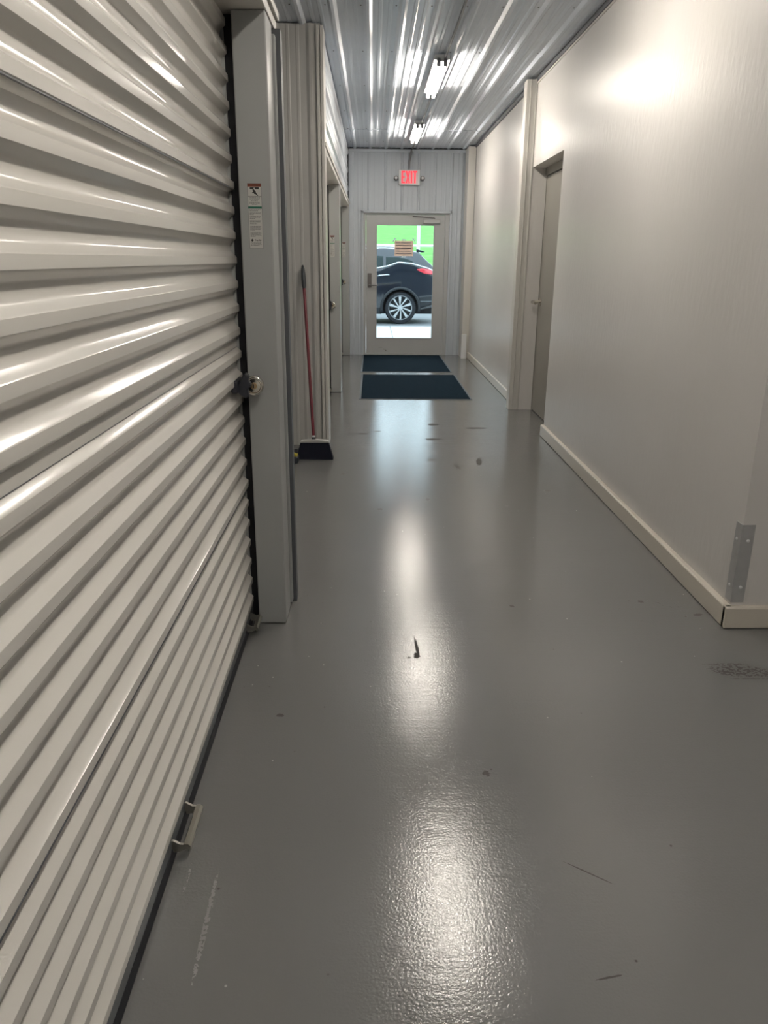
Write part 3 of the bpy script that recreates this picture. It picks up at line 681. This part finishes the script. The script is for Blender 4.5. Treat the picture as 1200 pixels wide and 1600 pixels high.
for sd in (-1, 1):
    patch('side_window', 'carglass', lt([(-1.5, 1.12), (-1, 1.40), (-.4, 1.50), (.1, 1.505), (.27, 1.50)]), lambda x: lerp_tab(BELT, x)-.015, -1.45, .25, car, side=sd)
    patch('quarter_window', 'carglass', lt([(.30, 1.49), (.6, 1.475), (.75, 1.455), (.98, 1.37)]), lambda x: lerp_tab(BELT, x)+.012, .31, .93, car, side=sd)
    patch('tail_lamp', 'taillamp', lt([(1.02, 1.215), (1.15, 1.235), (1.5, 1.205), (1.57, 1.17)]), lt([(1.02, 1.205), (1.2, 1.12), (1.5, 1.085), (1.57, 1.10)]), 1.03, 1.55, car, off=.012, side=sd, label='red wraparound tail lamp')
    MB().tube([S(x, lerp_tab(BELT, x)-.005, sd, .006) for x in [-1.4+2.9*i/60 for i in range(61)]], .016, 8).obj('chrome_strip', 'alloy', car, smooth=True, label='bright chrome window strip')
    MB().tube([S(.13, 1.065, sd, .005), S(.15, 1.075, sd, .035), S(.25, 1.085, sd, .04), S(.36, 1.095, sd, .035), S(.385, 1.09, sd, .005)], .013, 8).obj('door_handle', 'alloy', car, smooth=True)
    for c in (WXr, WXf):
        G = []
        for k in range(25):
            th = math.pi*(-.08+1.16*k/24); G.append([S(c+rr*math.cos(th), max(WZ+rr*math.sin(th), .22), sd, .01) for rr in (.415, .44, .475)])
        MB().grid(G).obj('arch_trim', 'cladding', car, smooth=True, solid=.02)
    patch('sill_trim', 'cladding', lambda x: .36, lambda x: .21, -1.72, .21, car, off=.008, side=sd)
    patch('bumper_trim', 'cladding', lt([(1.08, .62), (1.6, .66)]), lt([(1.08, .33), (1.6, .48)]), 1.085, 1.6, car, off=.008, side=sd)
    MB().tube([S(x, .50, sd, .016) for x in (1.12, 1.3, 1.5, 1.58)], .012, 6).obj('bumper_strip', 'barsteel', car)
MB().prism([(1.02, 1.665), (1.20, 1.615), (1.23, 1.595), (1.18, 1.585), (1.02, 1.60)], (0, YC-.60, 0), (1, 0, 0), (0, 0, 1), (0, 1, 0), 1.20).obj('spoiler', 'paint', car, bevel=.01)
for sd in (-1, 1):
    MB().tube([(-.9, YC+sd*.60, 1.635), (-.5, YC+sd*.60, 1.70), (.3, YC+sd*.59, 1.725), (.9, YC+sd*.575, 1.66)], .014, 8).obj('roof_rail', 'alloy', car, smooth=True)
def wheel(x, sd):
    y0 = YC+sd*.90; A = (0, sd, 0); o = (x, y0, WZ)
    wl = MB().lathe([(.27, -.20), (.345, -.21), (.368, -.18), (.372, -.10), (.368, -.02), (.345, .01), (.285, .012), (.272, 0), (.27, -.20)], o, A, 56).obj('wheel', 'tyre', car, smooth=True, label='black tyre with bright alloy rim')
    MB().lathe([(.272, -.16), (.276, .004), (.268, .010), (.255, .004), (.250, -.05), (.24, -.11), (0, -.11)], o, A, 48).obj('rim_barrel', 'rimdark', wl, smooth=True)
    MB().lathe([(.262, .004), (.268, .012), (.276, .010), (.278, .002)], o, A, 48).obj('rim_lip', 'alloy', wl, smooth=True)
    m = MB()
    for k in range(5):
        for wd, off_, sp in ((.055, 0, .16), (.034, .62, .30)):
            th = 2*math.pi*k/5+off_+.35; thi = th+sp
            pr, pi_ = .262, .055
            def pt(r_, t_, d): return Vector((x+r_*math.cos(t_), y0+sd*d, WZ+r_*math.sin(t_)))
            oa, ob = th-wd/pr*.62, th+wd/pr*.62; ia, ib = thi-.25, thi+.12
            v = [m.b.verts.new(p) for p in (pt(pr, oa, .002), pt(pr, ob, .002), pt(pi_, ib, -.004), pt(pi_, ia, -.004), pt(pr, oa, -.03), pt(pr, ob, -.03), pt(pi_, ib, -.04), pt(pi_, ia, -.04))]
            for f_ in ((0,1,2,3), (7,6,5,4), (0,4,5,1), (1,5,6,2), (2,6,7,3), (3,7,4,0)): m.b.faces.new([v[i] for i in f_])
    m.obj('spokes', 'alloy', wl)
    MB().lathe([(0, .008), (.028, .008), (.034, .0), (.06, -.006), (.06, -.04)], o, A, 24).obj('hub_cap', 'alloy', wl, smooth=True)
for x in (WXr, WXf):
    for sd in (-1, 1): wheel(x, sd)

# daylight portal in the glazed exit door
pl = bpy.data.lights.new('door_daylight_portal', 'AREA'); pl.shape = 'RECTANGLE'; pl.size = GX1-GX0; pl.size_y = GZ1-GZ0
po = bpy.data.objects.new('door_daylight_portal', pl); col.objects.link(po); po.location = ((GX0+GX1)/2, YE+.09, (GZ0+GZ1)/2); po.rotation_euler = (math.radians(90), 0, math.radians(180))
pl.cycles.is_portal = True
po.rotation_euler = (math.radians(-90), 0, 0)
